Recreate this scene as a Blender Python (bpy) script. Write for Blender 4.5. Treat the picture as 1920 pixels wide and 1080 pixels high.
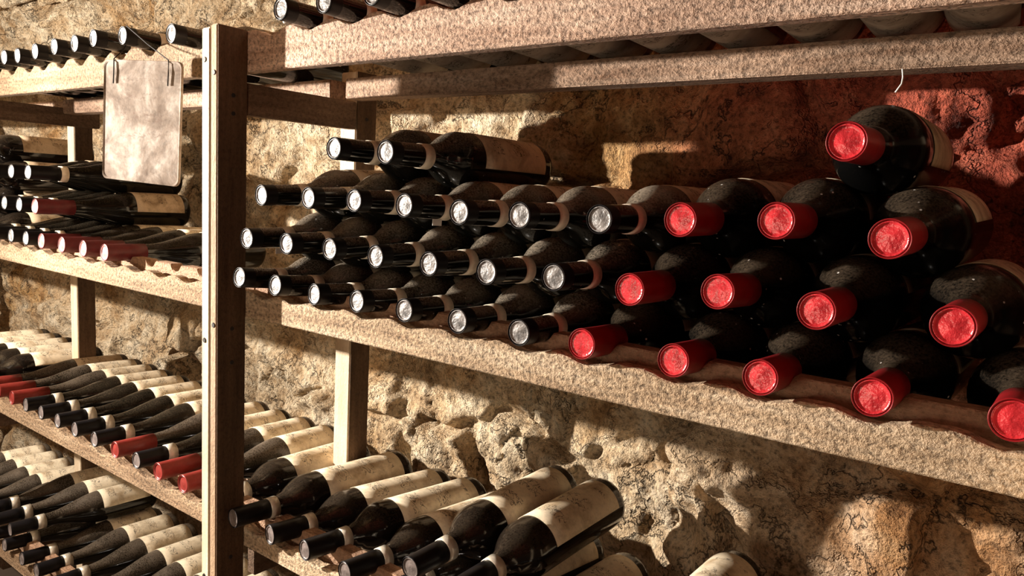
import bpy, bmesh, math, random
import numpy as np
from mathutils import Matrix, Vector

for o in list(bpy.data.objects):
    bpy.data.objects.remove(o, do_unlink=True)
SC = bpy.context.scene
COL = SC.collection
U = 0.63          # metres per layout unit
ZC = 1.25         # camera height above the floor, metres
random.seed(7)

def P(x, y, z):
    return Vector((x * U, y * U, z * U + ZC))

# ------------------------------------------------------------------ camera
cam = bpy.data.cameras.new('camera')
cam.sensor_width = 36.0
cam.lens = 1400.0 / 1920.0 * 36.0
cam.clip_start = 0.01
camo = bpy.data.objects.new('camera', cam)
COL.objects.link(camo)
def _unit(v):
    return v / np.linalg.norm(v)
_mx = _unit(np.array([-1887.0, -272.0, 1400.0]))
_ey = np.array([1056.0, -118.0, 1400.0]); _ey = _unit(_ey - _mx * (_ey @ _mx))
_R = np.array([-_mx, _ey, np.cross(-_mx, _ey)])
right, up, back = _R[:, 0], -_R[:, 1], -_R[:, 2]
m = Matrix(((right[0], up[0], back[0], 0), (right[1], up[1], back[1], 0), (right[2], up[2], back[2], ZC), (0, 0, 0, 1)))
camo.matrix_world = m
SC.camera = camo

# ------------------------------------------------------------------ light
w = bpy.data.worlds.new('world'); SC.world = w; w.use_nodes = True
w.node_tree.nodes['Background'].inputs[0].default_value = (1.0, 0.8, 0.6, 1)
w.node_tree.nodes['Background'].inputs[1].default_value = 0.02
def lamp(name, loc, power, color, radius):
    l = bpy.data.lights.new(name, 'POINT')
    l.energy = power; l.color = color; l.shadow_soft_size = radius
    o = bpy.data.objects.new(name, l); COL.objects.link(o); o.location = loc
    return o
lamp('cellar_lamp', P(-3.6, -0.114, 0.175), 112.0, (1.0, 0.91, 0.80), 0.016)
# added spot at the lamp's position, lifts the far right of the rack
sl = bpy.data.lights.new('added_rack_spot', 'SPOT')
sl.energy = 380.0; sl.color = (1.0, 0.91, 0.80); sl.shadow_soft_size = 0.016
sl.spot_size = math.radians(105); sl.spot_blend = 1.0
slo = bpy.data.objects.new('added_rack_spot', sl); COL.objects.link(slo)
slo.location = P(-3.6, -0.114, 0.175)
slo.rotation_euler = Vector((1.0, 0.27, -0.06)).to_track_quat('-Z', 'Y').to_euler()
lamp('added_fill', P(-1.3, -1.7, -0.55), 26.0, (1.0, 0.82, 0.62), 0.22)  # added soft fill, lifts the shadows from below; not a real cellar lamp
SC.view_settings.view_transform = 'Standard'
SC.view_settings.look = 'None'
SC.view_settings.exposure = 0.0
SC.view_settings.gamma = 1.0
SC.view_settings.use_curve_mapping = False

# ------------------------------------------------------------------ node helpers
def newmat(name):
    mt = bpy.data.materials.new(name); mt.use_nodes = True
    nt = mt.node_tree
    return mt, nt, nt.nodes['Principled BSDF']
def node(nt, kind, **kw):
    n = nt.nodes.new(kind)
    for k, v in kw.items():
        if k in n.inputs: n.inputs[k].default_value = v
        else: setattr(n, k, v)
    return n
def pos_scaled(nt, sx, sy, sz):
    g = node(nt, 'ShaderNodeNewGeometry')
    mp = node(nt, 'ShaderNodeMapping')
    mp.inputs['Scale'].default_value = (sx, sy, sz)
    nt.links.new(g.outputs['Position'], mp.inputs['Vector'])
    return mp.outputs[0]
def noise(nt, vec, scale, detail=4, rough=0.6, dist=0.0):
    n = node(nt, 'ShaderNodeTexNoise')
    n.inputs['Scale'].default_value = scale; n.inputs['Detail'].default_value = detail
    n.inputs['Roughness'].default_value = rough; n.inputs['Distortion'].default_value = dist
    if vec is not None: nt.links.new(vec, n.inputs['Vector'])
    return n.outputs['Fac']
def ramp(nt, fac, stops):
    r = node(nt, 'ShaderNodeValToRGB')
    e = r.color_ramp.elements
    while len(e) < len(stops): e.new(0.5)
    for i, (p, c) in enumerate(stops):
        e[i].position = p; e[i].color = (c[0], c[1], c[2], 1) if not isinstance(c, (int, float)) else (c, c, c, 1)
    nt.links.new(fac, r.inputs[0])
    return r.outputs[0]
def mathn(nt, op, a, b=None, clamp=False):
    n = node(nt, 'ShaderNodeMath', operation=op); n.use_clamp = clamp
    for i, v in enumerate((a, b)):
        if v is None: continue
        if isinstance(v, (int, float)): n.inputs[i].default_value = v
        else: nt.links.new(v, n.inputs[i])
    return n.outputs[0]
def mix(nt, fac, a, b, blend='MIX'):
    n = node(nt, 'ShaderNodeMix', data_type='RGBA', blend_type=blend)
    for s, v in ((0, fac), (6, a), (7, b)):
        if isinstance(v, (int, float)): n.inputs[s].default_value = v
        elif isinstance(v, tuple): n.inputs[s].default_value = (*v, 1)
        else: nt.links.new(v, n.inputs[s])
    return n.outputs[2]
def bump(nt, height, strength, dist, normal=None):
    b = node(nt, 'ShaderNodeBump')
    b.inputs['Strength'].default_value = strength; b.inputs['Distance'].default_value = dist
    nt.links.new(height, b.inputs['Height'])
    if normal is not None: nt.links.new(normal, b.inputs['Normal'])
    return b.outputs[0]

# ------------------------------------------------------------------ materials
def wood(name, axis, c0, c1, c2, speck=1.0, rough=0.8, relief=1.0):
    mt, nt, bs = newmat(name)
    st = [1.0, 1.0, 1.0]; st['xyz'.index(axis)] = 0.10
    v = pos_scaled(nt, *st)
    g1 = noise(nt, v, 55, 6, 0.65, 0.2)
    st2 = [1.0, 1.0, 1.0]; st2['xyz'.index(axis)] = 0.75
    v2 = pos_scaled(nt, *st2)
    g2 = noise(nt, v2, 210, 4, 0.7)
    big = noise(nt, pos_scaled(nt, 1, 1, 1), 5, 3, 0.5)
    col = ramp(nt, g1, [(0.3, c0), (0.5, c1), (0.72, c2)])
    sp = ramp(nt, g2, [(0.36, 0.16), (0.48, 0.8), (0.64, 1.3)])
    col = mix(nt, 0.8 * speck, col, sp, 'MULTIPLY')
    st_ = ramp(nt, big, [(0.3, 0.62), (0.62, 1.08)])
    col = mix(nt, 0.7, col, st_, 'MULTIPLY')
    nt.links.new(col, bs.inputs['Base Color'])
    bs.inputs['Roughness'].default_value = rough
    bs.inputs['Specular IOR Level'].default_value = 0.25
    h = mathn(nt, 'ADD', mathn(nt, 'MULTIPLY', g1, 0.6), g2)
    nt.links.new(bump(nt, h, 1.0 * relief, 0.005), bs.inputs['Normal'])
    return mt
W_RAIL = wood('sawn_wood', 'x', (0.38, 0.25, 0.15), (0.62, 0.45, 0.29), (0.80, 0.63, 0.45), 1.0)
W_RAIL_TOP = wood('pinkish_sawn_wood', 'x', (0.40, 0.24, 0.16), (0.66, 0.45, 0.33), (0.84, 0.64, 0.50), 1.0)
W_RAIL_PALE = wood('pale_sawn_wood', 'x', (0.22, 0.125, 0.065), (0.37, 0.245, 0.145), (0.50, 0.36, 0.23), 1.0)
W_REAR = wood('rear_wood', 'x', (0.25, 0.14, 0.085), (0.44, 0.29, 0.20), (0.62, 0.45, 0.34), 0.8)
W_BATTEN = wood('batten_wood', 'x', (0.26, 0.14, 0.08), (0.40, 0.24, 0.15), (0.54, 0.35, 0.23), 0.5)
W_POST_NEW = wood('planed_wood', 'z', (0.62, 0.46, 0.30), (0.74, 0.58, 0.40), (0.82, 0.68, 0.50), 0.15, 0.6, 0.25)
W_POST = wood('post_wood', 'z', (0.34, 0.22, 0.13), (0.44, 0.30, 0.19), (0.54, 0.38, 0.26), 0.25, 0.75, 0.4)
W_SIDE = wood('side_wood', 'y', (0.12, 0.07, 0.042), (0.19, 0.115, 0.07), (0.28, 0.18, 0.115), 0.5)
W_CHEEK = wood('dark_post_wood', 'z', (0.075, 0.042, 0.022), (0.12, 0.070, 0.038), (0.18, 0.11, 0.062), 0.4, 0.8, 0.4)  # darker wood for the thin boards over the posts' +X sides

def rock():
    mt, nt, bs = newmat('rock')
    v = pos_scaled(nt, 1, 1, 1)
    n1 = noise(nt, v, 4.5, 5, 0.6, 0.4)
    n2 = noise(nt, v, 22, 6, 0.65, 0.5)
    n3 = noise(nt, v, 140, 4, 0.7)
    cream = ramp(nt, n2, [(0.33, (0.46, 0.31, 0.17)), (0.5, (0.72, 0.56, 0.37)), (0.66, (0.85, 0.72, 0.53))])
    ochre = ramp(nt, n2, [(0.33, (0.28, 0.14, 0.05)), (0.5, (0.52, 0.30, 0.12)), (0.66, (0.68, 0.45, 0.22))])
    f = ramp(nt, n1, [(0.46, 0), (0.66, 1)])
    col = mix(nt, f, cream, ochre)
    # iron-red rock towards the right end of the wall
    g = node(nt, 'ShaderNodeNewGeometry'); sep = node(nt, 'ShaderNodeSeparateXYZ')
    nt.links.new(g.outputs['Position'], sep.inputs[0])
    nz = noise(nt, v, 2.2, 4, 0.6)
    hi = mathn(nt, 'MULTIPLY', mathn(nt, 'SUBTRACT', sep.outputs['Z'], 1.12), 1.3, True)
    xx = mathn(nt, 'ADD', sep.outputs['X'], mathn(nt, 'MULTIPLY', mathn(nt, 'SUBTRACT', nz, 0.5), 0.6))
    xx = mathn(nt, 'ADD', xx, mathn(nt, 'MULTIPLY', hi, 0.30))
    fr = node(nt, 'ShaderNodeMapRange'); fr.interpolation_type = 'SMOOTHSTEP'
    fr.inputs['From Min'].default_value = -0.62; fr.inputs['From Max'].default_value = -0.1
    nt.links.new(xx, fr.inputs['Value'])
    fo = node(nt, 'ShaderNodeMapRange'); fo.interpolation_type = 'SMOOTHSTEP'
    fo.inputs['From Min'].default_value = -0.74; fo.inputs['From Max'].default_value = -0.58
    nt.links.new(xx, fo.inputs['Value'])
    col = mix(nt, mathn(nt, 'MULTIPLY', mathn(nt, 'MULTIPLY', fo.outputs[0], hi, True), 5.0, True), col, ochre)
    red = ramp(nt, n2, [(0.33, (0.26, 0.045, 0.030)), (0.5, (0.56, 0.105, 0.065)), (0.66, (0.72, 0.18, 0.11))])
    zf = node(nt, 'ShaderNodeMapRange'); zf.inputs['From Min'].default_value = 0.95; zf.inputs['From Max'].default_value = 1.15
    zf.inputs['To Min'].default_value = 0.16; zf.inputs['To Max'].default_value = 0.92
    nt.links.new(sep.outputs['Z'], zf.inputs['Value'])
    col = mix(nt, mathn(nt, 'MULTIPLY', fr.outputs[0], zf.outputs[0]), col, red)
    cr = mathn(nt, 'ABSOLUTE', mathn(nt, 'SUBTRACT', noise(nt, v, 9, 5, 0.66, 0.15), 0.5))
    crk = ramp(nt, cr, [(0.0, 0.22), (0.015, 1.0)])
    wide = ramp(nt, noise(nt, v, 6, 2, 0.5), [(0.45, 0), (0.55, 1)])
    col = mix(nt, mathn(nt, 'MULTIPLY', wide, 0.9), col, crk, 'MULTIPLY')
    sp = ramp(nt, n3, [(0.36, 0.16), (0.47, 0.85), (0.64, 1.25)])
    col = mix(nt, 0.68, col, sp, 'MULTIPLY')
    nt.links.new(col, bs.inputs['Base Color'])
    bs.inputs['Roughness'].default_value = 0.85
    bs.inputs['Specular IOR Level'].default_value = 0.3
    h = mathn(nt, 'ADD', mathn(nt, 'MULTIPLY', n2, 2.0), mathn(nt, 'MULTIPLY', n3, 0.7))
    h = mathn(nt, 'ADD', h, mathn(nt, 'MULTIPLY', crk, 0.6))
    h = mathn(nt, 'ADD', h, mathn(nt, 'MULTIPLY', noise(nt, v, 420, 3, 0.7), 0.2))
    nt.links.new(bump(nt, h, 1.0, 0.014), bs.inputs['Normal'])
    return mt
ROCK = rock()

def plain(name, c, rough=0.5, metallic=0.0, spec=0.5, nscale=None, namp=0.2, bumpd=0.0):
    mt, nt, bs = newmat(name)
    bs.inputs['Roughness'].default_value = rough
    bs.inputs['Metallic'].default_value = metallic
    bs.inputs['Specular IOR Level'].default_value = spec
    if nscale:
        tc = node(nt, 'ShaderNodeTexCoord')
        n = noise(nt, tc.outputs['Object'], nscale, 4, 0.6)
        col = mix(nt, 1.0, c, ramp(nt, n, [(0.3, 1 - namp), (0.7, 1 + namp)]), 'MULTIPLY')
        nt.links.new(col, bs.inputs['Base Color'])
        if bumpd: nt.links.new(bump(nt, n, 0.8, bumpd), bs.inputs['Normal'])
    else:
        bs.inputs['Base Color'].default_value = (*c, 1)
    return mt

DARKROCK = plain('dark_rock', (0.06, 0.042, 0.03), 0.9, 0, 0.2, 6, 0.3)
def glass(name, base, dust, amount, speck=0.0, rough=0.09, spec=0.4):
    mt, nt, bs = newmat(name)
    g = node(nt, 'ShaderNodeNewGeometry'); sep = node(nt, 'ShaderNodeSeparateXYZ')
    nt.links.new(g.outputs['Normal'], sep.inputs[0])
    n = noise(nt, g.outputs['Position'], 420, 4, 0.7)
    nb = noise(nt, g.outputs['Position'], 18, 3, 0.5)
    up_ = mathn(nt, 'MULTIPLY', mathn(nt, 'SUBTRACT', sep.outputs['Z'], 0.22), 1.6, True)
    f = mathn(nt, 'MULTIPLY', mathn(nt, 'ADD', mathn(nt, 'MULTIPLY', n, 2.0), mathn(nt, 'SUBTRACT', nb, 1.12), True), up_)
    f = mathn(nt, 'MULTIPLY', f, amount, True)
    col = mix(nt, f, base, dust)
    vo = node(nt, 'ShaderNodeTexVoronoi'); vo.inputs['Scale'].default_value = 95
    nt.links.new(g.outputs['Position'], vo.inputs['Vector'])
    s = ramp(nt, vo.outputs['Distance'], [(0.05, 1), (0.13, 0)])
    s = mathn(nt, 'MULTIPLY', s, mathn(nt, 'GREATER_THAN', nb, 0.52))
    s = mathn(nt, 'MULTIPLY', s, speck, True)
    col = mix(nt, s, col, (0.75, 0.70, 0.66))
    nt.links.new(col, bs.inputs['Base Color'])
    rr = mathn(nt, 'ADD', mathn(nt, 'MULTIPLY', mathn(nt, 'MAXIMUM', f, s), 0.7), rough, True)
    nt.links.new(rr, bs.inputs['Roughness'])
    bs.inputs['Specular IOR Level'].default_value = spec
    return mt
G_DUSTY = glass('dusty_dark_glass', (0.006, 0.006, 0.005), (0.46, 0.38, 0.29), 0.85, 0.35)
G_CLEAN = glass('dark_glass', (0.007, 0.005, 0.004), (0.20, 0.15, 0.10), 0.20, 0.0, 0.10)
G_BLACK = glass('black_glass', (0.002, 0.002, 0.002), (0.42, 0.30, 0.20), 0.22, 0.9, 0.16, 0.10)
G_BURG = glass('dusty_brown_glass', (0.010, 0.008, 0.005), (0.17, 0.13, 0.095), 1.0)
G_BURG_CLEAN = glass('clear_brown_glass', (0.007, 0.006, 0.004), (0.12, 0.09, 0.06), 0.45)
CAP_BLACK = plain('black_capsule', (0.007, 0.006, 0.007), 0.40, 0, 0.22, 60, 0.3)
CAP_SILVER = plain('silver_disc', (0.19, 0.176, 0.170), 0.45, 0.25, 0.5, 110, 0.75, 0.0022)
CAP_RED = plain('red_wax', (0.62, 0.030, 0.040), 0.25, 0, 0.5, 90, 0.3, 0.002)
CAP_RED_SIDE = plain('red_foil', (0.26, 0.008, 0.011), 0.38, 0, 0.4, 60, 0.15)
CAP_DARKRED = plain('dark_red_foil', (0.13, 0.018, 0.020), 0.42, 0, 0.4, 60, 0.25)
CAP_DARKRED_TOP = plain('dusty_red_disc', (0.40, 0.12, 0.105), 0.5, 0, 0.4, 120, 0.3, 0.001)
CAP_FOIL = plain('vivid_red_foil', (0.22, 0.026, 0.020), 0.40, 0, 0.4, 60, 0.2)
CAP_BLACK_TOP = plain('dark_grey_disc', (0.16, 0.13, 0.12), 0.4, 0, 0.5, 130, 0.4, 0.001)
BAND = plain('paper_band', (0.80, 0.70, 0.55), 0.7, 0, 0.3, 70, 0.25)
BAND_SILVER = plain('silver_band', (0.66, 0.60, 0.50), 0.35, 0.3, 0.5, 70, 0.25)
IRON = plain('dark_iron', (0.02, 0.016, 0.014), 0.6, 0.4)
WIRE = plain('dark_wire', (0.012, 0.009, 0.008), 0.8, 0.0, 0.2)
COBWEB = plain('cobweb', (0.85, 0.83, 0.80), 0.9)

def paper(name, base, stain):
    mt, nt, bs = newmat(name)
    uv = node(nt, 'ShaderNodeUVMap'); sep = node(nt, 'ShaderNodeSeparateXYZ')
    nt.links.new(uv.outputs[0], sep.inputs[0])
    g = node(nt, 'ShaderNodeNewGeometry')
    n1 = noise(nt, g.outputs['Position'], 28, 5, 0.6, 0.3)
    n2 = noise(nt, g.outputs['Position'], 160, 4, 0.7)
    col = ramp(nt, n1, [(0.32, stain), (0.52, base), (0.7, tuple(min(1, c * 1.08) for c in base))])
    col = mix(nt, 0.5, col, ramp(nt, n2, [(0.3, 0.72), (0.55, 1.04)]), 'MULTIPLY')
    # faded handwriting: ridged lines in three rows of the label
    mp = node(nt, 'ShaderNodeMapping'); mp.inputs['Scale'].default_value = (2.6, 5.0, 1)
    nt.links.new(uv.outputs[0], mp.inputs['Vector'])
    oi = node(nt, 'ShaderNodeObjectInfo')
    add = node(nt, 'ShaderNodeVectorMath', operation='ADD')
    nt.links.new(mp.outputs[0], add.inputs[0])
    cmb = node(nt, 'ShaderNodeCombineXYZ'); nt.links.new(mathn(nt, 'MULTIPLY', oi.outputs['Random'], 40.0), cmb.inputs[2])
    nt.links.new(cmb.outputs[0], add.inputs[1])
    wn = noise(nt, add.outputs[0], 2.6, 2, 0.5, 1.4)
    ridge = mathn(nt, 'LESS_THAN', mathn(nt, 'ABSOLUTE', mathn(nt, 'SUBTRACT', wn, 0.5)), 0.026)
    def box(lo, hi, s):
        return mathn(nt, 'MULTIPLY', mathn(nt, 'GREATER_THAN', s, lo), mathn(nt, 'LESS_THAN', s, hi))
    rows = mathn(nt, 'ADD', mathn(nt, 'ADD', box(0.14, 0.30, sep.outputs['Y']), box(0.46, 0.64, sep.outputs['Y'])), box(0.84, 0.88, sep.outputs['Y']))
    msk = mathn(nt, 'MULTIPLY', mathn(nt, 'MULTIPLY', rows, box(0.26, 0.76, sep.outputs['X'])), ridge)
    col = mix(nt, mathn(nt, 'MULTIPLY', msk, 0.75), col, (0.05, 0.035, 0.025))
    nt.links.new(col, bs.inputs['Base Color'])
    bs.inputs['Roughness'].default_value = 0.75
    bs.inputs['Specular IOR Level'].default_value = 0.25
    return mt
LABEL = paper('cream_label', (0.80, 0.68, 0.50), (0.46, 0.34, 0.21))
LABEL_TAN = paper('tan_label', (0.60, 0.46, 0.31), (0.32, 0.22, 0.13))
LABEL_GREY = paper('grey_label', (0.42, 0.36, 0.29), (0.26, 0.21, 0.16))

# ------------------------------------------------------------------ mesh helpers
def mesh_from(name, verts, faces, mats, smooth=False, fm=None):
    me = bpy.data.meshes.new(name)
    me.from_pydata([tuple(v) for v in verts], [], faces)
    for mt in (mats if isinstance(mats, (list, tuple)) else [mats]): me.materials.append(mt)
    if fm is not None: me.polygons.foreach_set('material_index', fm)
    if smooth: me.polygons.foreach_set('use_smooth', [True] * len(me.polygons))
    me.update()
    return me
def link(name, me, parent=None, kind=None, label=None):
    o = bpy.data.objects.new(name, me); COL.objects.link(o)
    if parent is not None: o.parent = parent
    if kind: o['kind'] = kind
    if label: o['label'] = label
    return o
def thing(name, label, cat, loc=(0, 0, 0), group=None):
    o = bpy.data.objects.new(name, None); COL.objects.link(o)
    o.location = loc; o.empty_display_size = 0.05
    o['label'] = label; o['category'] = cat
    if group: o['group'] = group
    return o
def bevel_box(name, lo, hi, mat, parent, bw=0.0016, wob=0.0):
    """box between two corners in layout units, edges chamfered, optionally a little uneven"""
    a, b = P(*lo), P(*hi)
    bm = bmesh.new()
    bmesh.ops.create_cube(bm, size=1.0)
    for v in bm.verts:
        v.co = Vector([(a[i] + b[i]) / 2 + v.co[i] * (b[i] - a[i]) for i in range(3)])
        if wob: v.co += Vector([random.uniform(-wob, wob) for _ in range(3)])
    bmesh.ops.bevel(bm, geom=bm.edges[:], offset=bw, segments=2, affect='EDGES')
    me = bpy.data.meshes.new(name); bm.to_mesh(me); bm.free()
    me.materials.append(mat)
    return link(name, me, parent)
def profile_board(name, xs, ztop, zbot, y0, y1, mat, parent):
    """board along x whose top edge follows ztop(x)"""
    n = len(xs); vs = []; fs = []
    ch = 0.0025
    for i, x in enumerate(xs):
        t, b_ = ztop[i], zbot
        for (y, z) in ((y0, b_ + ch), (y0, t - ch), (y0 + ch, t), (y1 - ch, t), (y1, t - ch), (y1, b_ + ch), (y1 - ch, b_), (y0 + ch, b_)):
            vs.append(P(x, y, z))
    for i in range(n - 1):
        for k in range(8):
            a, b_ = i * 8 + k, i * 8 + (k + 1) % 8
            fs.append((a, a + 8, b_ + 8, b_))
    fs.append(tuple(range(7, -1, -1))); fs.append(tuple((n - 1) * 8 + k for k in range(8)))
    me = mesh_from(name, vs, fs, mat)
    bm = bmesh.new(); bm.from_mesh(me); bmesh.ops.recalc_face_normals(bm, faces=bm.faces[:]); bm.to_mesh(me); bm.free()
    return link(name, me, parent)

# ------------------------------------------------------------------ rock wall and vault
def hash2(ix, iy, seed):
    h = (ix.astype(np.int64) * 374761393 + iy.astype(np.int64) * 668265263 + seed * 1442695041) & 0x7fffffff
    h = ((h ^ (h >> 13)) * 1274126177) & 0x7fffffff
    return ((h ^ (h >> 16)) & 0xffffff) / float(0xffffff)
def vnoise(x, y, seed):
    ix, iy = np.floor(x), np.floor(y); fx, fy = x - ix, y - iy
    fx = fx * fx * fx * (fx * (fx * 6 - 15) + 10); fy = fy * fy * fy * (fy * (fy * 6 - 15) + 10)
    a, b = hash2(ix, iy, seed), hash2(ix + 1, iy, seed)
    c, d = hash2(ix, iy + 1, seed), hash2(ix + 1, iy + 1, seed)
    return (a * (1 - fx) + b * fx) * (1 - fy) + (c * (1 - fx) + d * fx) * fy
def fbm(x, y, seed, octv=4, ridged=False):
    s = 0; amp = 0.5; f = 1.0
    for o in range(octv):
        v = vnoise(x * f + 13.1 * o, y * f + 7.7 * o, seed + o)
        if ridged: v = 1 - np.abs(2 * v - 1)
        s = s + amp * v; amp *= 0.5; f *= 2.07
    return s
def axis_samples(lo, flo, fhi, hi, fine, coarse):
    a = np.arange(lo, flo, coarse); b = np.arange(flo, fhi, fine); c = np.arange(fhi, hi + coarse * 0.5, coarse)
    return np.concatenate([a, b, c])
YW = 1.75 * U
XS = axis_samples(-4.6, -3.35, 0.15, 1.9, 0.005, 0.04)
Z_BEND = ZC + 0.48 * U; RB = 0.42 * U
S_BEND = Z_BEND; S_END = S_BEND + RB * math.pi / 2
SS = axis_samples(0.0, 0.30, S_END + 0.30, S_END + 2.3, 0.005, 0.04)
SPLIT = S_BEND + RB * 0.75
GX, GS = np.meshgrid(XS, SS)
def prof(s):
    y = np.full_like(s, YW); z = s.copy(); ny = np.full_like(s, -1.0); nz = np.zeros_like(s)
    a = np.clip((s - S_BEND) / RB, 0, math.pi / 2)
    arc = s > S_BEND
    y = np.where(arc, YW - RB + RB * np.cos(a), y); z = np.where(arc, S_BEND + RB * np.sin(a), z)
    ny = np.where(arc, -np.cos(a), ny); nz = np.where(arc, -np.sin(a), nz)
    flat = np.maximum(s - S_END, 0)
    return y - flat, z, ny, nz
rng = np.random.default_rng(11)
# irregular stones: jittered seeds, warped borders
seeds = []
cx, cs = 0.25, 0.17
yy = 0.0; row = 0
while yy < SS[-1] + cs:
    xx = XS[0] - 0.2 + (row % 2) * cx * 0.5
    while xx < XS[-1] + cx:
        seeds.append((xx + rng.uniform(-0.4, 0.4) * cx, yy + rng.uniform(-0.38, 0.38) * cs)); xx += cx * rng.uniform(0.75, 1.35)
    yy += cs * rng.uniform(0.85, 1.2); row += 1
seeds = np.array(seeds)
wx = GX + 0.07 * (fbm(GX * 6, GS * 6, 3, 3) - 0.5) + 0.025 * (fbm(GX * 22, GS * 22, 9, 3) - 0.5)
ws = GS + 0.07 * (fbm(GX * 6, GS * 6, 5, 3) - 0.5) + 0.025 * (fbm(GX * 22, GS * 22, 15, 3) - 0.5)
fxx, fss = wx.ravel().astype(np.float32), ws.ravel().astype(np.float32)
cell = np.zeros(fxx.size, np.int32); bord = np.zeros(fxx.size, np.float32)
order = np.argsort(fxx, kind='stable')
sx, ssd = seeds[:, 0].astype(np.float32), seeds[:, 1].astype(np.float32)
CH = 6000
for c0 in range(0, fxx.size, CH):
    ii = order[c0:c0 + CH]
    sel = np.where((sx > fxx[ii[0]] - 0.6) & (sx < fxx[ii[-1]] + 0.6))[0]
    d = np.hypot(fxx[ii][:, None] - sx[sel][None], 1.35 * (fss[ii][:, None] - ssd[sel][None]))
    k = np.argpartition(d, 1, axis=1)[:, :2]
    r = np.arange(len(ii)); d0, d1 = d[r, k[:, 0]], d[r, k[:, 1]]
    sw = d0 > d1
    cell[ii] = sel[np.where(sw, k[:, 1], k[:, 0])]
    bord[ii] = np.abs(d1 - d0) * 0.5
cell = cell.reshape(GX.shape); bord = bord.reshape(GX.shape)
crand = rng.uniform(-1, 1, len(seeds)); ctx = rng.uniform(-1, 1, len(seeds)); cts = rng.uniform(-1, 1, len(seeds))
mort = np.clip((fbm(GX * 3.1, GS * 3.1, 21, 3) - 0.30) * 3.2, 0, 1)       # how well joints are filled
def facets(x, y, size, seed, slope, curve, drop):
    """chipped planes: the highest of the tilted planes around each point"""
    x = x / size; y = y / size
    ix, iy = np.floor(x), np.floor(y); best = np.full(x.shape, -9.0)
    for di in (-1, 0, 1):
        for dj in (-1, 0, 1):
            cx_, cy_ = ix + di, iy + dj
            sx_ = cx_ + 0.15 + 0.7 * hash2(cx_, cy_, seed); sy_ = cy_ + 0.15 + 0.7 * hash2(cx_, cy_, seed + 1)
            dx_, dy_ = x - sx_, y - sy_
            h_ = (hash2(cx_, cy_, seed + 2) - 0.5) * drop + dx_ * (hash2(cx_, cy_, seed + 3) - 0.5) * slope + dy_ * (hash2(cx_, cy_, seed + 4) - 0.5) * slope - curve * (dx_ * dx_ + dy_ * dy_)
            best = np.maximum(best, h_)
    return best * size
dome = np.clip(bord / 0.022, 0, 1); dome = dome * dome * (3 - 2 * dome)
wob1 = 0.05 * (fbm(GX * 9, GS * 9, 81, 3) - 0.5); wob2 = 0.05 * (fbm(GX * 9, GS * 9, 91, 3) - 0.5)
hgt = 0.014 * crand[cell] * dome
hgt += dome * (ctx[cell] * (GX - seeds[cell, 0]) + cts[cell] * (GS - seeds[cell, 1])) * 0.22
hgt += 0.020 * (dome - 1) * (1.15 - mort)
hgt += 0.055 * (fbm(GX * 1.7, GS * 1.7, 31, 3) - 0.45)
hgt += 0.60 * facets(GX + wob1, (GS + wob2) * 1.25, 0.115, 101, 1.0, 0.35, 0.5)
hgt += 0.55 * facets(GX + wob2 * 0.6, GS + wob1 * 0.6, 0.042, 111, 1.0, 0.45, 0.5)
hgt += 0.50 * facets(GX + wob1 * 0.3, GS + wob2 * 0.3, 0.017, 121, 1.1, 0.5, 0.6)
crack = np.abs(fbm(GX * 5.5, GS * 4.0, 131, 4) - 0.47)
hgt -= 0.016 * np.clip(1 - crack / 0.010, 0, 1) * (fbm(GX * 2.2, GS * 2.2, 141, 2) > 0.40)
hgt += 0.008 * (fbm(GX * 55, GS * 55, 71, 3) - 0.45)
hgt = np.where(GS > S_BEND - 0.02, hgt * 1.7, hgt)
hgt += np.interp(GX / U, [-1.15, -0.5, -0.25, 0.3, 0.8], [0, 0.07, 0.118, 0.125, 0.06]) * np.clip((S_BEND + 0.1 - GS) / 0.2, 0, 1)
hgt = np.clip(hgt + 0.004, -0.12, np.where(GX / U > -0.9, 0.138, 0.10))
py, pz, pny, pnz = prof(GS)
VX = GX; VY = py + pny * hgt; VZ = pz + pnz * hgt
Vall = np.stack([VX, VY, VZ], -1).reshape(-1, 3)
nS, nX = GX.shape
idx = np.arange(nS * nX).reshape(nS, nX)
quads = np.stack([idx[:-1, :-1], idx[:-1, 1:], idx[1:, 1:], idx[1:, :-1]], -1).reshape(-1, 4)
qcell = cell[:-1, :-1].ravel(); qb = bord[:-1, :-1].ravel()
qm = mort[:-1, :-1].ravel(); qs = GS[:-1, :-1].ravel()
joint = qb < (0.004 + 0.008 * qm)
def sub_mesh(name, sel, parent, kind=None):
    q = quads[sel]
    if len(q) == 0: return None
    u, inv = np.unique(q.ravel(), return_inverse=True)
    me = bpy.data.meshes.new(name)
    me.vertices.add(len(u)); me.vertices.foreach_set('co', Vall[u].ravel())
    me.loops.add(len(q) * 4); me.loops.foreach_set('vertex_index', inv.astype(np.int32))
    me.polygons.add(len(q)); me.polygons.foreach_set('loop_start', np.arange(0, len(q) * 4, 4, dtype=np.int32))
    me.polygons.foreach_set('use_smooth', np.ones(len(q), bool))
    me.materials.append(ROCK); me.update(calc_edges=True)
    return link(name, me, parent, kind)
upper = qs > SPLIT
wall_back = sub_mesh('wall_back', np.where(joint & ~upper)[0], None, 'structure')
ceiling = sub_mesh('ceiling', np.where(joint & upper)[0], None, 'structure')
wall_back['label'] = 'rough ochre and cream rock wall behind the wine rack'
ceiling['label'] = 'low rough rock vault above the rack'
for (flag, par) in ((~upper, wall_back), (upper, ceiling)):
    ids = np.where(~joint & flag)[0]
    o_ = ids[np.argsort(qcell[ids], kind='stable')]
    cuts = np.where(np.diff(qcell[o_]))[0] + 1
    for chunk in np.split(o_, cuts):
        if len(chunk) < 12: continue
        sub_mesh('stone', chunk, par)

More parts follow.
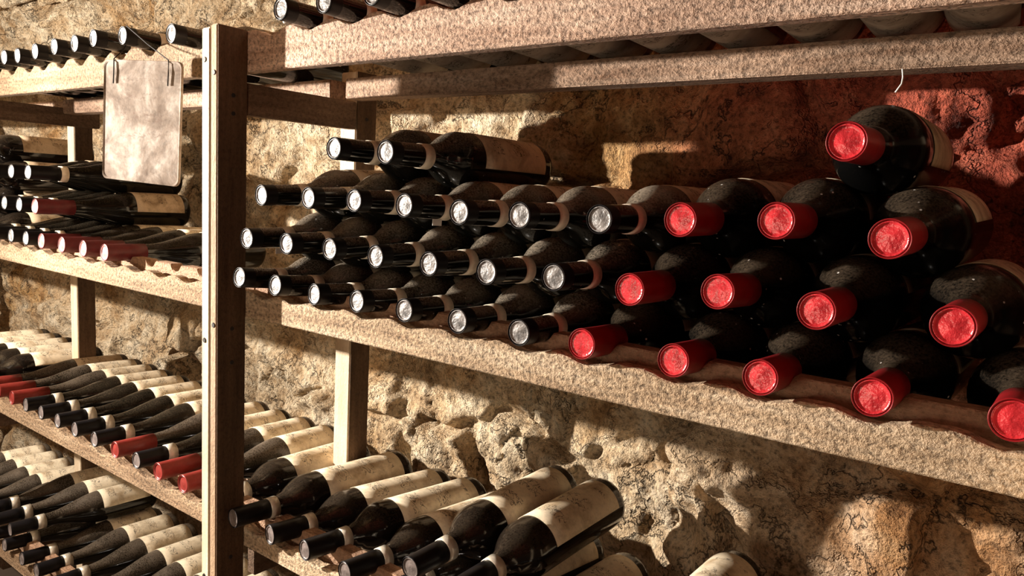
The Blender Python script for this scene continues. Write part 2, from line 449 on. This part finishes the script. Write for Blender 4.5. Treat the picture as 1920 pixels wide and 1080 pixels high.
def plain_wall(name, lo, hi, mat):
    vs = [Vector(v) for v in lo]; n = 24
    a, b, c, d = [Vector(v) for v in hi]
    verts = []; faces = []
    for i in range(n + 1):
        for j in range(n + 1):
            p = a.lerp(b, i / n).lerp(d.lerp(c, i / n), j / n)
            nn = (b - a).cross(d - a).normalized()
            verts.append(p + nn * random.uniform(-0.012, 0.012))
    for i in range(n):
        for j in range(n):
            k = i * (n + 1) + j
            faces.append((k, k + n + 1, k + n + 2, k + 1))
    return link(name, mesh_from(name, verts, faces, mat, True), None, 'structure')
ZT = S_BEND + RB
YF = YW - RB - 2.25
plain_wall('floor', [], [(-4.5, YF, 0), (1.8, YF, 0), (1.8, YW + 0.05, 0), (-4.5, YW + 0.05, 0)], DARKROCK)
plain_wall('wall_front', [], [(-4.5, YF, 0), (1.8, YF, 0), (1.8, YF, ZT), (-4.5, YF, ZT)], DARKROCK)
plain_wall('wall_left', [], [(-4.5, YF, 0), (-4.5, YW, 0), (-4.5, YW, ZT), (-4.5, YF, ZT)], DARKROCK)
plain_wall('wall_right', [], [(1.8, YF, 0), (1.8, YW, 0), (1.8, YW, ZT), (1.8, YF, ZT)], DARKROCK)

# ------------------------------------------------------------------ wine rack
rack = thing('wine_rack', 'long weathered timber wine rack with scalloped rails standing against the rock wall', 'wine rack', P(-1.6, 1.2, -ZC / U))
RACK_PARTS = []
def rp(o):
    RACK_PARTS.append(o); return o
Z0 = -ZC / U
POST_X = [-4.88, -3.24, -1.596, 0.045]
for px in POST_X:
    top = 0.333
    if abs(px + 1.596) < 0.01:
        rp(bevel_box('post_plank', (px, 0.945, Z0), (px + 0.031, 1.02, top), W_POST_NEW, None))
        rp(bevel_box('post_plank', (px + 0.0315, 0.9475, Z0), (px + 0.0565, 1.02, top + 0.006), W_POST, None))
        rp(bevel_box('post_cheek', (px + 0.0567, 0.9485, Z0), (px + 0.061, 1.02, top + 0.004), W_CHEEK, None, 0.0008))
    else:
        rp(bevel_box('post', (px, 0.945, Z0), (px + 0.061, 1.02, top), W_POST_NEW, None))
    rp(bevel_box('rear_post', (px - 0.004, 1.346, Z0), (px + 0.0565, 1.414, 0.30), W_POST_NEW, None))
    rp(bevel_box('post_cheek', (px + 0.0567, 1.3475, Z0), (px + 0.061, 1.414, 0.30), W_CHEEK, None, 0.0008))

CREST = {'top': 0.337, 'mid': -0.2535, 'low': -0.832, 'floor': -1.395}
LOW = {'top': 0.247, 'mid': -0.316, 'low': -0.885, 'floor': -1.458}
NECKZ = {'top': 0.3465, 'mid': -0.2265, 'low': -0.800, 'floor': -1.368}
BAYS = [(-4.85, -3.212), (-3.209, -1.567), (-1.564, 0.075)]
SHELF_BOTTLES = {}     # filled below, before rails are cut: x of every neck per shelf

# ---- bottle list: (kind, x, y, z, shelf, row) with the mouth position in layout units
B = []
def add(kind, x, z, shelf, row, bay, y=1.0, roll=0.25, lab='LABEL', tilt=None):
    B.append(dict(kind=kind, x=x, y=y, z=z, shelf=shelf, row=row, bay=bay, roll=roll, lab=lab, tilt=tilt))
# right bay, middle shelf
r1 = [-1.5319, -1.396, -1.2615, -1.1285, -0.9952, -0.8613, -0.7247, -0.6009, -0.4443, -0.3169, -0.1769, -0.0302]
r1z = [-0.2206, -0.2238, -0.2277, -0.2256, -0.226, -0.2273, -0.2277, -0.2268, -0.2259, -0.2271, -0.2255, -0.2217]
for i, (x, z) in enumerate(zip(r1, r1z)):
    y = (0.96, 0.975)[i] if i < 2 else 1.0
    add('silver' if i < 7 else 'red', x * y, z * y, 'mid', 1, 'R', y)
r2 = [-1.5037, -1.3582, -1.215, -1.0783, -0.9366, -0.8008, -0.6617, -0.5234, -0.3868, -0.2536, -0.0999]
r2z = [-0.1281, -0.1287, -0.1282, -0.1312, -0.1321, -0.1328, -0.1272, -0.1309, -0.1179, -0.127, -0.1246]
for i, (x, z) in enumerate(zip(r2, r2z)):
    y = (0.965, 0.98)[i] if i < 2 else 1.0
    add('silver' if i < 7 else 'red', x * y, z * y, 'mid', 2, 'R', y)
r3 = [-1.4507, -1.2867, -1.1441, -1.0046, -0.8685, -0.7365, -0.5839, -0.4509, -0.3154, -0.1774]
r3z = [-0.0281, -0.0269, -0.0259, -0.0285, -0.034, -0.032, -0.029, -0.0217, -0.0149, -0.0283]
for i, (x, z) in enumerate(zip(r3, r3z)):
    y = 0.975 if i == 0 else 1.0
    add('silver' if i < 7 else 'red', x * y, z * y, 'mid', 3, 'R', y)
add('silver', -1.2086, 0.0758, 'mid', 4, 'R', roll=0.5)
add('silver', -1.059, 0.0694, 'mid', 4, 'R', roll=0.6)
add('red', -0.2384, 0.0883, 'mid', 4, 'R', roll=0.7, tilt=4.0, lab='LABEL_TAN')
# top shelf, right bay
for k in range(11):
    y = 0.95
    add('silver', -1.320 + 0.1335 * k, 0.3475, 'top', 1, 'R', y, roll=math.pi + random.uniform(-0.35, 0.35), lab='LABEL_GREY', tilt=2.0)
# top shelf, left bay
for x, z in [(-2.8655, .3637), (-2.7578, .3616), (-2.6235, .3653), (-2.487, .3695), (-2.3531, .3685), (-2.2376, .3740), (-2.0711, .3674), (-1.8275, .3520)]:
    add('silver', x * 0.95, z * 0.95, 'top', 1, 'L', 0.95, tilt=2.0)
for x in (-2.86, -2.99, -3.12):
    add('silver', x, 0.3465, 'top', 1, 'L', 0.95, tilt=2.0)
# left bay, middle shelf
for x, k in [(-2.191, 'burgred'), (-2.3235, 'burgred'), (-2.4663, 'burgred'), (-2.6122, 'burgred'), (-2.7326, 'burg'), (-2.853, 'burg'), (-2.976, 'burg'), (-3.10, 'burg')]:
    add(k, x, -0.2205, 'mid', 1, 'L')
for x, k in [(-2.6538, 'burgred'), (-2.7774, 'burg'), (-2.901, 'burg'), (-3.03, 'burg')]:
    add(k, x, -0.113, 'mid', 2, 'L', roll=0.55, lab='LABEL_TAN')
for x, y in [(-2.700, 1.0), (-2.835, 1.0), (-2.97, 1.0)]:
    add('burg', x, -0.006, 'mid', 3, 'L', y, roll=0.55, lab='LABEL_TAN')
# far-left bay, seen past the left rear post
for r, (z, xs_) in enumerate([(-0.222, (-3.36, -3.49, -3.62, -3.75)), (-0.122, (-3.42, -3.55, -3.68)), (-0.022, (-3.36, -3.49, -3.62)), (0.078, (-3.42, -3.55))]):
    for x in xs_: add('silverlow', x, z, 'mid', r + 1, 'F', roll=0.55, lab='LABEL_TAN')
for x in (-3.36, -3.49, -3.62, -3.75, -3.88):
    add('silverlow', x, -0.800, 'low', 1, 'F')
    add('burgsil', x, -1.368, 'floor', 1, 'F')
# left bay, lower shelf
for x, k in [(-3.135, 'foil'), (-3.01, 'foil'), (-2.89, 'foil'), (-2.772, 'burgsilclean'), (-2.650, 'burgsilclean'), (-2.526, 'burgsilclean'), (-2.404, 'burgsilclean'), (-2.274, 'burgsilclean'), (-2.1445, 'foil'), (-2.0216, 'burgsilclean'), (-1.9036, 'foil'), (-1.7786, 'foil')]:
    add(k, x, -0.790, 'low', 1, 'L', lab='LABEL_TAN' if x < -3.1 else 'LABEL')
# left bay, lowest shelf
for x in (-3.125, -3.0, -2.845, -2.722, -2.59, -2.46, -2.33, -2.20, -2.07):
    add('burgsil', x, -1.368, 'floor', 1, 'L')
for x in (-3.14, -3.02, -2.90):
    add('burgsil', x, -1.272, 'floor', 2, 'L', 0.985)
# right bay, lower shelf
add('silverlow', -1.66, -0.806, 'low', 1, 'L', lab='LABEL')
for x, z, y in [(-1.5515, -.8128, .97), (-1.4039, -.8068, 1.0), (-1.2774, -.8014, 1.0), (-1.1437, -.805, 1.0), (-1.015, -.803, 1.0), (-0.89, -.803, 1.0), (-0.745, -.84, 1.03), (-0.485, -.765, 1.0), (-0.35, -.797, 1.0)]:
    add('silverlow', x * y, z * y, 'low', 1, 'R', y)
for x, z in [(-0.955, -0.7288), (-0.832, -0.7287)]:
    add('silverlow', x, z, 'low', 2, 'R')

# ---- bottle shapes (metres, axis +Y from the mouth at the origin)
def sm(a, b, n):
    return [a + (b - a) * i / n for i in range(n + 1)]
def bordeaux(rb, L, rn=0.0142, sh=0.098):
    p = [(0.004, rn), (0.055, rn + 0.0006), (0.075, rn + 0.0012), (sh - 0.012, rn + 0.0028)]
    for i in range(0, 9):
        t = i / 8; y = sh - 0.004 + t * 0.042
        r0 = rn + 0.0048
        p.append((y, r0 + (rb - r0) * math.sin(t * math.pi / 2) ** 0.95))
    p += [(sh + 0.055, rb), (L - 0.012, rb), (L - 0.005, rb * 0.965), (L - 0.001, rb * 0.88), (L, rb * 0.80), (L - 0.006, rb * 0.62), (L - 0.020, rb * 0.28), (L - 0.024, 0.0)]
    return p
def burgundy(rb, L, rn=0.0145):
    p = [(0.004, rn), (0.055, rn), (0.080, rn + 0.0006), (0.095, rn + 0.002)]
    for i in range(1, 11):
        t = i / 10; s = t * t * (3 - 2 * t)
        p.append((0.095 + t * 0.095, rn + 0.002 + (rb - rn - 0.002) * (0.55 * s + 0.45 * math.sin(t * math.pi / 2))))
    p += [(L - 0.012, rb), (L - 0.005, rb * 0.965), (L - 0.001, rb * 0.88), (L, rb * 0.80), (L - 0.006, rb * 0.62), (L - 0.020, rb * 0.28), (L - 0.024, 0.0)]
    return p
def lathe(name, prof_, mat, seg=36, cap0=False):
    vs = []; fs = []
    for (y, r) in prof_:
        for k in range(seg):
            a = 2 * math.pi * k / seg
            vs.append((max(r, 1e-5) * math.sin(a), y, max(r, 1e-5) * math.cos(a)))
    for i in range(len(prof_) - 1):
        for k in range(seg):
            a, b_ = i * seg + k, i * seg + (k + 1) % seg
            fs.append((a, b_, b_ + seg, a + seg))
    if cap0: fs.append(tuple(range(seg - 1, -1, -1)))
    me = mesh_from(name, vs, fs, mat, True)
    bm = bmesh.new(); bm.from_mesh(me); bmesh.ops.recalc_face_normals(bm, faces=bm.faces[:]); bm.to_mesh(me); bm.free()
    return me
def label_mesh(name, r, y0, y1, half, mat, seg=26):
    vs = []; fs = []; uvs = []
    ys = sm(y0, y1, 6)
    for lay, rr in enumerate((r + 0.0008, r + 0.0002)):
        for j, y in enumerate(ys):
            for k in range(seg + 1):
                a = -half + 2 * half * k / seg
                vs.append((rr * math.sin(a), y, rr * math.cos(a))); uvs.append((k / seg, j / 6))
    W = seg + 1; N = W * len(ys)
    for j in range(len(ys) - 1):
        for k in range(seg):
            a = j * W + k
            fs.append((a, a + 1, a + W + 1, a + W)); b_ = a + N
            fs.append((b_, b_ + W, b_ + W + 1, b_ + 1))
    rim = [k for k in range(W)] + [j * W + seg for j in range(1, len(ys))] + [(len(ys) - 1) * W + k for k in range(seg - 1, -1, -1)] + [j * W for j in range(len(ys) - 2, 0, -1)]
    for i in range(len(rim)):
        a, b_ = rim[i], rim[(i + 1) % len(rim)]
        fs.append((b_, a, a + N, b_ + N))
    me = mesh_from(name, vs, fs, mat, True)
    uvl = me.uv_layers.new(name='UVMap')
    for lp in me.loops: uvl.data[lp.index].uv = uvs[lp.vertex_index]
    bm = bmesh.new(); bm.from_mesh(me); bmesh.ops.recalc_face_normals(bm, faces=bm.faces[:]); bm.to_mesh(me); bm.free()
    return me
def capsule_prof(r, L, flare=0.0006):
    return [(0.0012, r - 0.0012), (0.0004, r - 0.0005), (0.0, r - 0.0002), (0.0008, r + 0.0003), (0.003, r + 0.0004), (0.006, r + 0.0002), (L * 0.6, r + flare * 0.6), (L, r + flare), (L + 0.0002, r - 0.001)]
def disc_prof(r):
    return [(0.0018, r - 0.0010), (0.0006, r - 0.0016), (0.0014, r - 0.0024), (0.0022, r - 0.0034), (0.0016, r * 0.62), (0.0020, r * 0.45), (0.0012, r * 0.3), (0.0016, 0.0)]

KIND = {}
def make_kind(key, body, rb, L, glassm, capm, discm, rn, caplen, band, lab, sleeve=0.0):
    d = dict(rb=rb, L=L, parts=[])
    d['parts'].append(('glass_body', lathe('glass_body', body, glassm), None))
    d['parts'].append(('capsule', lathe('capsule', capsule_prof(rn + 0.0004, caplen), capm), None))
    d['disc'] = lathe('capsule_top', disc_prof(rn), discm)
    if band:
        y0, y1, bm_ = band
        d['parts'].append(('neck_band', lathe('neck_band', [(y0, rn + 0.0004), (y0, rn + 0.0019), (y1, rn + 0.0025), (y1, rn + 0.0006)], bm_), None))
    d['label'] = {nm: label_mesh('label', rb, lab[0], lab[1], lab[2], mt) for nm, mt in (('LABEL', LABEL), ('LABEL_TAN', LABEL_TAN), ('LABEL_GREY', LABEL_GREY))}
    KIND[key] = d
make_kind('silver', bordeaux(0.0372, 0.312, sh=0.092), 0.0372, 0.312, G_DUSTY, CAP_BLACK, CAP_SILVER, 0.0137, 0.058, (0.056, 0.072, BAND), (0.148, 0.288, 1.2))
make_kind('silverlow', bordeaux(0.0378, 0.318, sh=0.090), 0.0378, 0.318, G_CLEAN, CAP_BLACK, CAP_BLACK_TOP, 0.0140, 0.058, (0.056, 0.070, BAND_SILVER), (0.146, 0.296, 1.15))
make_kind('red', bordeaux(0.0415, 0.318, 0.0150, 0.096), 0.0415, 0.318, G_BLACK, CAP_RED_SIDE, CAP_RED, 0.0150, 0.068, None, (0.155, 0.290, 1.15))
make_kind('burg', burgundy(0.0365, 0.312), 0.0365, 0.312, G_BURG_CLEAN, CAP_BLACK, CAP_SILVER, 0.0142, 0.060, (0.058, 0.072, BAND), (0.186, 0.292, 1.1))
make_kind('burgsil', burgundy(0.0372, 0.312), 0.0372, 0.312, G_BURG, CAP_BLACK, CAP_BLACK_TOP, 0.0142, 0.055, (0.053, 0.070, BAND_SILVER), (0.186, 0.294, 1.15))
make_kind('burgred', burgundy(0.0372, 0.314), 0.0372, 0.314, G_BURG_CLEAN, CAP_DARKRED, CAP_DARKRED_TOP, 0.0148, 0.072, None, (0.188, 0.296, 1.1))
make_kind('burgsilclean', burgundy(0.0372, 0.312), 0.0372, 0.312, G_BURG_CLEAN, CAP_BLACK, CAP_BLACK_TOP, 0.0142, 0.055, (0.053, 0.070, BAND_SILVER), (0.186, 0.294, 1.15))
make_kind('foil', burgundy(0.0372, 0.314), 0.0372, 0.314, G_BURG, CAP_FOIL, CAP_FOIL, 0.0146, 0.072, None, (0.188, 0.296, 1.15))

# ---- let the bodies settle side by side (positions at y = 1.3) without passing into each other
POSTS_R = [px + 0.061 for px in POST_X]; POSTS_L = [px - 0.004 for px in POST_X]
for b in B:
    t = b['tilt'] if b['tilt'] is not None else 1.0
    b['bx'], b['bz'] = b['x'], b['z'] - math.tan(math.radians(t)) * (1.3 - b['y'])
    b['ru'] = KIND[b['kind']]['rb'] / U
for sh in ('top', 'mid', 'low', 'floor'):
    L_ = [b for b in B if b['shelf'] == sh]
    floorz = {b_['shelf']: 0 for b_ in L_}
    for it in range(500):
        for b in (L_ if it < 380 else []):
            b['bx'] += (b['x'] - b['bx']) * 0.02
            b['bz'] += (b['z'] - 0.005 - b['bz']) * 0.02
        for i in range(len(L_)):
            for j in range(i + 1, len(L_)):
                p, q = L_[i], L_[j]
                dx = q['bx'] - p['bx']
                if abs(dx) > 0.14: continue
                dz = q['bz'] - p['bz']; dd = math.hypot(dx, dz); need = p['ru'] + q['ru'] + 0.0012
                if dd < need and dd > 1e-6:
                    c = (need - dd) / dd * 0.5
                    kz = 0.8 if abs(dz) > 0.045 else 0.02
                    p['bx'] -= dx * c; q['bx'] += dx * c; p['bz'] -= dz * c * kz; q['bz'] += dz * c * kz
        for b in L_:
            for pl, pr in zip(POSTS_L, POSTS_R):
                mid = (pl + pr) / 2
                if abs(b['bx'] - mid) < 0.12:
                    if b['bx'] > mid or (b['bay'] == 'R' and mid < -1): b['bx'] = max(b['bx'], pr + b['ru'] + 0.004)
                    else: b['bx'] = min(b['bx'], pl - b['ru'] - 0.004)

ORD = ['first', 'second', 'third', 'fourth', 'fifth', 'sixth', 'seventh', 'eighth', 'ninth', 'tenth', 'eleventh', 'twelfth', 'thirteenth', 'fourteenth']
LOOK = {'burgsilclean': 'silver-banded dark sloping wine bottle', 'silver': 'black-capped silver-topped wine bottle', 'silverlow': 'glossy cream-labelled wine bottle', 'red': 'bright red-capped black wine bottle',
        'burg': 'sloping black-capped wine bottle', 'burgsil': 'silver-banded sloping wine bottle', 'burgred': 'dark red-capped sloping wine bottle', 'foil': 'red-foiled sloping wine bottle'}
SHELFN = {'top': 'top shelf', 'mid': 'middle shelf', 'low': 'lower shelf', 'floor': 'lowest shelf'}
BAYN = {'R': 'right of front post', 'L': 'left of front post', 'F': 'far left bay'}
ROWN = {1: 'bottom row', 2: 'second row', 3: 'third row', 4: 'top row'}
groups = {}
for b in B: groups.setdefault((b['bay'], b['shelf'], b['row']), []).append(b)
for (bay, sh, row), L_ in groups.items():
    L_.sort(key=lambda q: q['x'], reverse=(bay != 'R'))
    nrow = len({k[2] for k in groups if k[0] == bay and k[1] == sh})
    for i, b in enumerate(L_):
        look = LOOK[b['kind']]
        rown = (ROWN[row] + ' of ') if nrow > 1 else ''
        b['label'] = '%s, %s %s, %s%s' % (look, ORD[i], BAYN[bay] if bay != 'F' else 'in far left bay', rown, SHELFN[sh])
        b['group'] = 'bottles on the %s' % SHELFN[sh]

def place(b):
    k = KIND[b['kind']]
    p0 = P(b['x'], b['y'], b['z']); p1 = P(b['bx'], 1.3, b['bz'])
    y = (p1 - p0).normalized()
    z = Vector((0, 0, 1)); x = y.cross(z).normalized(); z = x.cross(y)
    M = Matrix(((x[0], y[0], z[0]), (x[1], y[1], z[1]), (x[2], y[2], z[2])))
    roll = b['roll'] + random.uniform(-0.12, 0.12)
    t = thing('wine_bottle', b['label'], 'bottle', p0, b['group'])
    t.rotation_euler = M.to_euler()
    rolls = random.uniform(0, 6.28)
    for nm, me, _ in k['parts']:
        o = link(nm, me, t)
        if nm == 'capsule':
            d = link('capsule_top', k['disc'], o); d.rotation_euler = (0, rolls, 0)
    lb = link('label', k['label'][b['lab']], t)
    lb.rotation_euler = (0, roll, 0)
    return t
TAB = plain('white_paper', (0.82, 0.80, 0.76), 0.7)
for b in B:
    t = place(b)
    if b['shelf'] == 'mid' and b['bay'] == 'R' and (b['row'], round(b['x'], 2)) in ((3, -1.0), (2, -1.45)):
        bm = bmesh.new(); bmesh.ops.create_cube(bm, size=1.0)
        for v in bm.verts: v.co = Vector((0.006 + v.co.x * 0.0012, 0.052 + v.co.y * 0.016, -0.0185 + v.co.z * 0.008))
        bmesh.ops.bevel(bm, geom=bm.edges[:], offset=0.0003, segments=1, affect='EDGES')
        me = bpy.data.meshes.new('paper_tab'); bm.to_mesh(me); bm.free(); me.materials.append(TAB)
        link('paper_tab', me, t, None, 'loose white end of the neck band')

# ---- rails: sawn face board with a gentle wave and a notched batten behind it
def cut_rails(bay_i, bayk, sh):
    x0, x1 = BAYS[bay_i]
    necks = [b['x'] + (b['bx'] - b['x']) * (1.05 - b['y']) / (1.3 - b['y']) for b in B if b['shelf'] == sh and b['row'] == 1 and x0 - 0.03 < b['x'] < x1 + 0.03]
    if len(necks) < 2: necks = list(np.arange(x0 + 0.08, x1, 0.136))
    # go on with the same pitch where the shelf is empty
    necks.sort()
    while necks[-1] + 0.15 < x1: necks.append(necks[-1] + 0.132)
    while necks[0] - 0.15 > x0: necks.insert(0, necks[0] - 0.132)
    nk = np.array(necks)
    xs = np.arange(x0, x1, 0.009); xs = np.append(xs, x1)
    dist = np.abs(xs[:, None] - nk[None]).min(1)
    dip = (0.026 if bayk == 'L' else 0.016) if sh == 'top' else 0.0115
    wave = dip * (0.5 + 0.5 * np.cos(np.clip(dist / 0.062, 0, 1) * math.pi))
    rough = np.array([random.uniform(-0.0007, 0.0007) for _ in xs])
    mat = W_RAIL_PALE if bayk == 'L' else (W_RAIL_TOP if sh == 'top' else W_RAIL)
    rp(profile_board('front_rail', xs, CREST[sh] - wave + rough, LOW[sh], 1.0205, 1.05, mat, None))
    rn = 0.026
    nz = NECKZ[sh] + (0.0015 if sh != 'low' else 0.0)
    xs2 = np.arange(x0 + 0.002, x1 - 0.002, 0.006)
    d2 = np.abs(xs2[:, None] - nk[None]).min(1)
    flat = nz - 0.007 if sh != 'top' else nz - 0.008
    cutz = np.where(d2 < rn, nz - np.sqrt(np.maximum(rn * rn - d2 * d2, 0)), 99)
    slope = nz - rn * 0.3 + 0.0 * d2
    zt = np.minimum(np.where(d2 < rn * 1.25, cutz, flat), flat)
    rp(profile_board('notched_batten', xs2, zt, LOW[sh] + 0.012, 1.065, 1.10, W_BATTEN, None))
    rz = {'top': 0.273, 'mid': -0.232 - 0.061, 'low': -0.806 - 0.061, 'floor': -1.374 - 0.061}[sh]
    rp(bevel_box('rear_rail', (x0 + (0.045 if bayk == 'R' else (0.068 if bayk == 'L' else 0)), 1.29, rz - 0.051), (x1 - 0.01, 1.345, rz), W_REAR, None, wob=0.0006))
for i, kx in enumerate('FLR'):
    for sh in ('top', 'mid', 'low', 'floor'):
        cut_rails(i, kx, sh)
# side boards tying front posts to rear posts
for px in POST_X:
    if px < -4: continue
    if px < -3:
        rp(bevel_box('side_board', (px + 0.0615, 1.07, 0.178), (px + 0.09, 1.43, 0.245), W_SIDE, None))
    for zt, zb in ((0.2215, 0.151), (-0.905, -0.975), (-1.48, -1.55))[1 if px < -3 else 0:]:
        rp(bevel_box('side_board', (px + 0.030, 1.0515 if zt < 0 else 1.021, zb), (px + 0.061, 1.345, zt), W_SIDE, None))
# nails in the posts
def nail(x, y, z, ax, r=0.0042):
    bm = bmesh.new()
    bmesh.ops.create_cone(bm, cap_ends=True, segments=12, radius1=r, radius2=r * 0.8, depth=0.0016)
    me = bpy.data.meshes.new('nail'); bm.to_mesh(me); bm.free(); me.materials.append(IRON)
    o = link('nail', me); o.location = P(x, y, z)
    o.rotation_euler = (math.pi / 2, 0, 0) if ax == 'y' else (0, math.pi / 2, 0)
    rp(o)
for x, z in ((-1.583, 0.264), (-1.5505, 0.235), (-1.583, -0.37), (-1.583, -0.95), (-1.5505, -0.33)):
    nail(x, 0.9445 if x < -1.57 else 0.947, z, 'y')
for y, z in ((0.985, 0.15), (0.985, 0.19), (0.985, -0.34), (0.985, -0.42), (0.985, -0.90), (1.38, 0.18)):
    nail(-1.5348, y, z, 'x', 0.0035)
bpy.context.view_layer.update()
for o in RACK_PARTS:
    o.parent = rack
    o.matrix_parent_inverse = rack.matrix_world.inverted()

# ------------------------------------------------------------------ hanging metal sign
def metal_plate():
    mt, nt, bs = newmat('weathered_plate')
    tc = node(nt, 'ShaderNodeTexCoord')
    n1 = noise(nt, tc.outputs['Object'], 14, 6, 0.65, 0.5)
    n2 = noise(nt, tc.outputs['Object'], 90, 4, 0.7)
    col = ramp(nt, n1, [(0.32, (0.11, 0.072, 0.050)), (0.47, (0.26, 0.205, 0.165)), (0.62, (0.50, 0.44, 0.385))])
    col = mix(nt, 0.6, col, ramp(nt, n2, [(0.32, 0.55), (0.55, 1.06)]), 'MULTIPLY')
    # rubbed-out lines of writing
    mp = node(nt, 'ShaderNodeMapping'); mp.inputs['Scale'].default_value = (60, 1, 150)
    nt.links.new(tc.outputs['Object'], mp.inputs['Vector'])
    wr = noise(nt, mp.outputs[0], 1.6, 3, 0.7, 0.8)
    sep = node(nt, 'ShaderNodeSeparateXYZ'); nt.links.new(tc.outputs['Object'], sep.inputs[0])
    rows = mathn(nt, 'GREATER_THAN', mathn(nt, 'SINE', mathn(nt, 'MULTIPLY', sep.outputs['Z'], 210.0)), 0.25)
    inside = mathn(nt, 'MULTIPLY', mathn(nt, 'LESS_THAN', mathn(nt, 'ABSOLUTE', sep.outputs['X']), 0.045), mathn(nt, 'LESS_THAN', mathn(nt, 'ABSOLUTE', mathn(nt, 'SUBTRACT', sep.outputs['Z'], 0.02)), 0.045))
    mk = mathn(nt, 'MULTIPLY', mathn(nt, 'MULTIPLY', rows, inside), mathn(nt, 'GREATER_THAN', wr, 0.56))
    col = mix(nt, mathn(nt, 'MULTIPLY', mk, 0.5), col, (0.16, 0.10, 0.075))
    nt.links.new(col, bs.inputs['Base Color'])
    bs.inputs['Roughness'].default_value = 0.8; bs.inputs['Specular IOR Level'].default_value = 0.08
    nt.links.new(bump(nt, n2, 0.4, 0.001), bs.inputs['Normal'])
    return mt
def rounded_rect(w_, h_, r, seg=6):
    pts = []
    for cx_, cz_, a0 in ((w_ / 2 - r, h_ / 2 - r, 0), (-w_ / 2 + r, h_ / 2 - r, 90), (-w_ / 2 + r, -h_ / 2 + r, 180), (w_ / 2 - r, -h_ / 2 + r, 270)):
        for k in range(seg + 1):
            a = math.radians(a0 + 90 * k / seg)
            pts.append((cx_ + r * math.cos(a), cz_ + r * math.sin(a)))
    return pts
SIGN = dict(c=(-1.835, 0.93, 0.130), yaw=13.0, roll=2.6, w=0.165, h=0.183)
sc = P(*SIGN['c'])
sign = thing('metal_sign', 'weathered metal sign plate with faded marks hanging on wires from the top rail', 'sign', sc)
sign.rotation_euler = (0, math.radians(SIGN['roll']), math.radians(SIGN['yaw']))
bm = bmesh.new()
pts = rounded_rect(SIGN['w'], SIGN['h'], 0.010)
rings = []
for (y, inset) in ((0.0016, 0), (-0.0016, 0), (-0.0022, 0.0008), (-0.0016, 0.0026), (-0.0010, 0.0034)):
    fx_ = (SIGN['w'] - 2 * inset) / SIGN['w']; fz_ = (SIGN['h'] - 2 * inset) / SIGN['h']
    rings.append([bm.verts.new((x * fx_, y, z * fz_)) for x, z in pts])
for a, b_ in zip(rings[:-1], rings[1:]):
    for k in range(len(pts)):
        bm.faces.new((a[k], a[(k + 1) % len(pts)], b_[(k + 1) % len(pts)], b_[k]))
bm.faces.new(rings[0]); bm.faces.new(rings[-1])
bmesh.ops.recalc_face_normals(bm, faces=bm.faces[:])
me = bpy.data.meshes.new('plate'); bm.to_mesh(me); bm.free(); me.materials.append(metal_plate())
link('plate', me, sign)
def tube(name, pts_, r, mat, parent=None, seg=6):
    vs = []; fs = []
    for i, p in enumerate(pts_):
        d = (Vector(pts_[min(i + 1, len(pts_) - 1)]) - Vector(pts_[max(i - 1, 0)])).normalized()
        a = d.orthogonal().normalized(); b_ = d.cross(a)
        for k in range(seg):
            t = 2 * math.pi * k / seg
            vs.append(Vector(p) + a * r * math.cos(t) + b_ * r * math.sin(t))
    for i in range(len(pts_) - 1):
        for k in range(seg):
            a, b_ = i * seg + k, i * seg + (k + 1) % seg
            fs.append((a, b_, b_ + seg, a + seg))
    fs.append(tuple(range(seg - 1, -1, -1))); fs.append(tuple((len(pts_) - 1) * seg + k for k in range(seg)))
    return link(name, mesh_from(name, vs, fs, mat, True), parent)
bpy.context.view_layer.update()
Mi = sign.matrix_world.inverted()
def wire(tops, hx):
    hole = Vector((hx, -0.0030, SIGN['h'] / 2 - 0.036))
    edge = Vector((hx, -0.0026, SIGN['h'] / 2 + 0.001))
    top = Mi @ P(*tops)
    mid = edge.lerp(top, 0.5) + Vector((0.001, 0.0, -0.002))
    tube('hanging_wire', [hole, hole.lerp(edge, 0.5) + Vector((0.0008, -0.0004, 0)), edge, mid, top], 0.0009, WIRE, sign)
wire((-1.985, 0.975, 0.340), -SIGN['w'] * 0.36)
wire((-1.955, 0.955, 0.372), SIGN['w'] * 0.34)

# ------------------------------------------------------------------ a strand of cobweb under the rear rail
cw = thing('cobweb', 'short white strand of cobweb hanging under the upper rear rail', 'cobweb', P(-0.237, 1.285, 0.219))
tube('strand', [Vector((0, 0, 0.002)), Vector((0.0012, 0, -0.006)), Vector((0.0008, 0, -0.012)), Vector((-0.004, 0, -0.020))], 0.0008, COBWEB, cw)

# ------------------------------------------------------------------ pale rough stone wedged on top of the rack
bm = bmesh.new()
bmesh.ops.create_icosphere(bm, subdivisions=4, radius=0.016)
for v in bm.verts:
    p = v.co.normalized()
    n_ = float(fbm(np.array([p.x * 2.3 + 5]), np.array([p.y * 2.3 + p.z * 3.1 + 9]), 301, 4)[0])
    v.co = Vector((p.x * 1.0, p.y * 0.9, p.z * 1.15)) * 0.016 * (0.65 + 0.75 * n_)
me = bpy.data.meshes.new('stone_lump'); bm.to_mesh(me); bm.free(); me.materials.append(plain('pale_stone', (0.78, 0.72, 0.64), 0.85, 0, 0.2, 220, 0.5, 0.003))
st = link('pale_stone', me); st.location = P(-1.435, 1.06, 0.375)
st['label'] = 'small pale rough stone on the rack end beside the first top-shelf bottle'; st['category'] = 'stone'
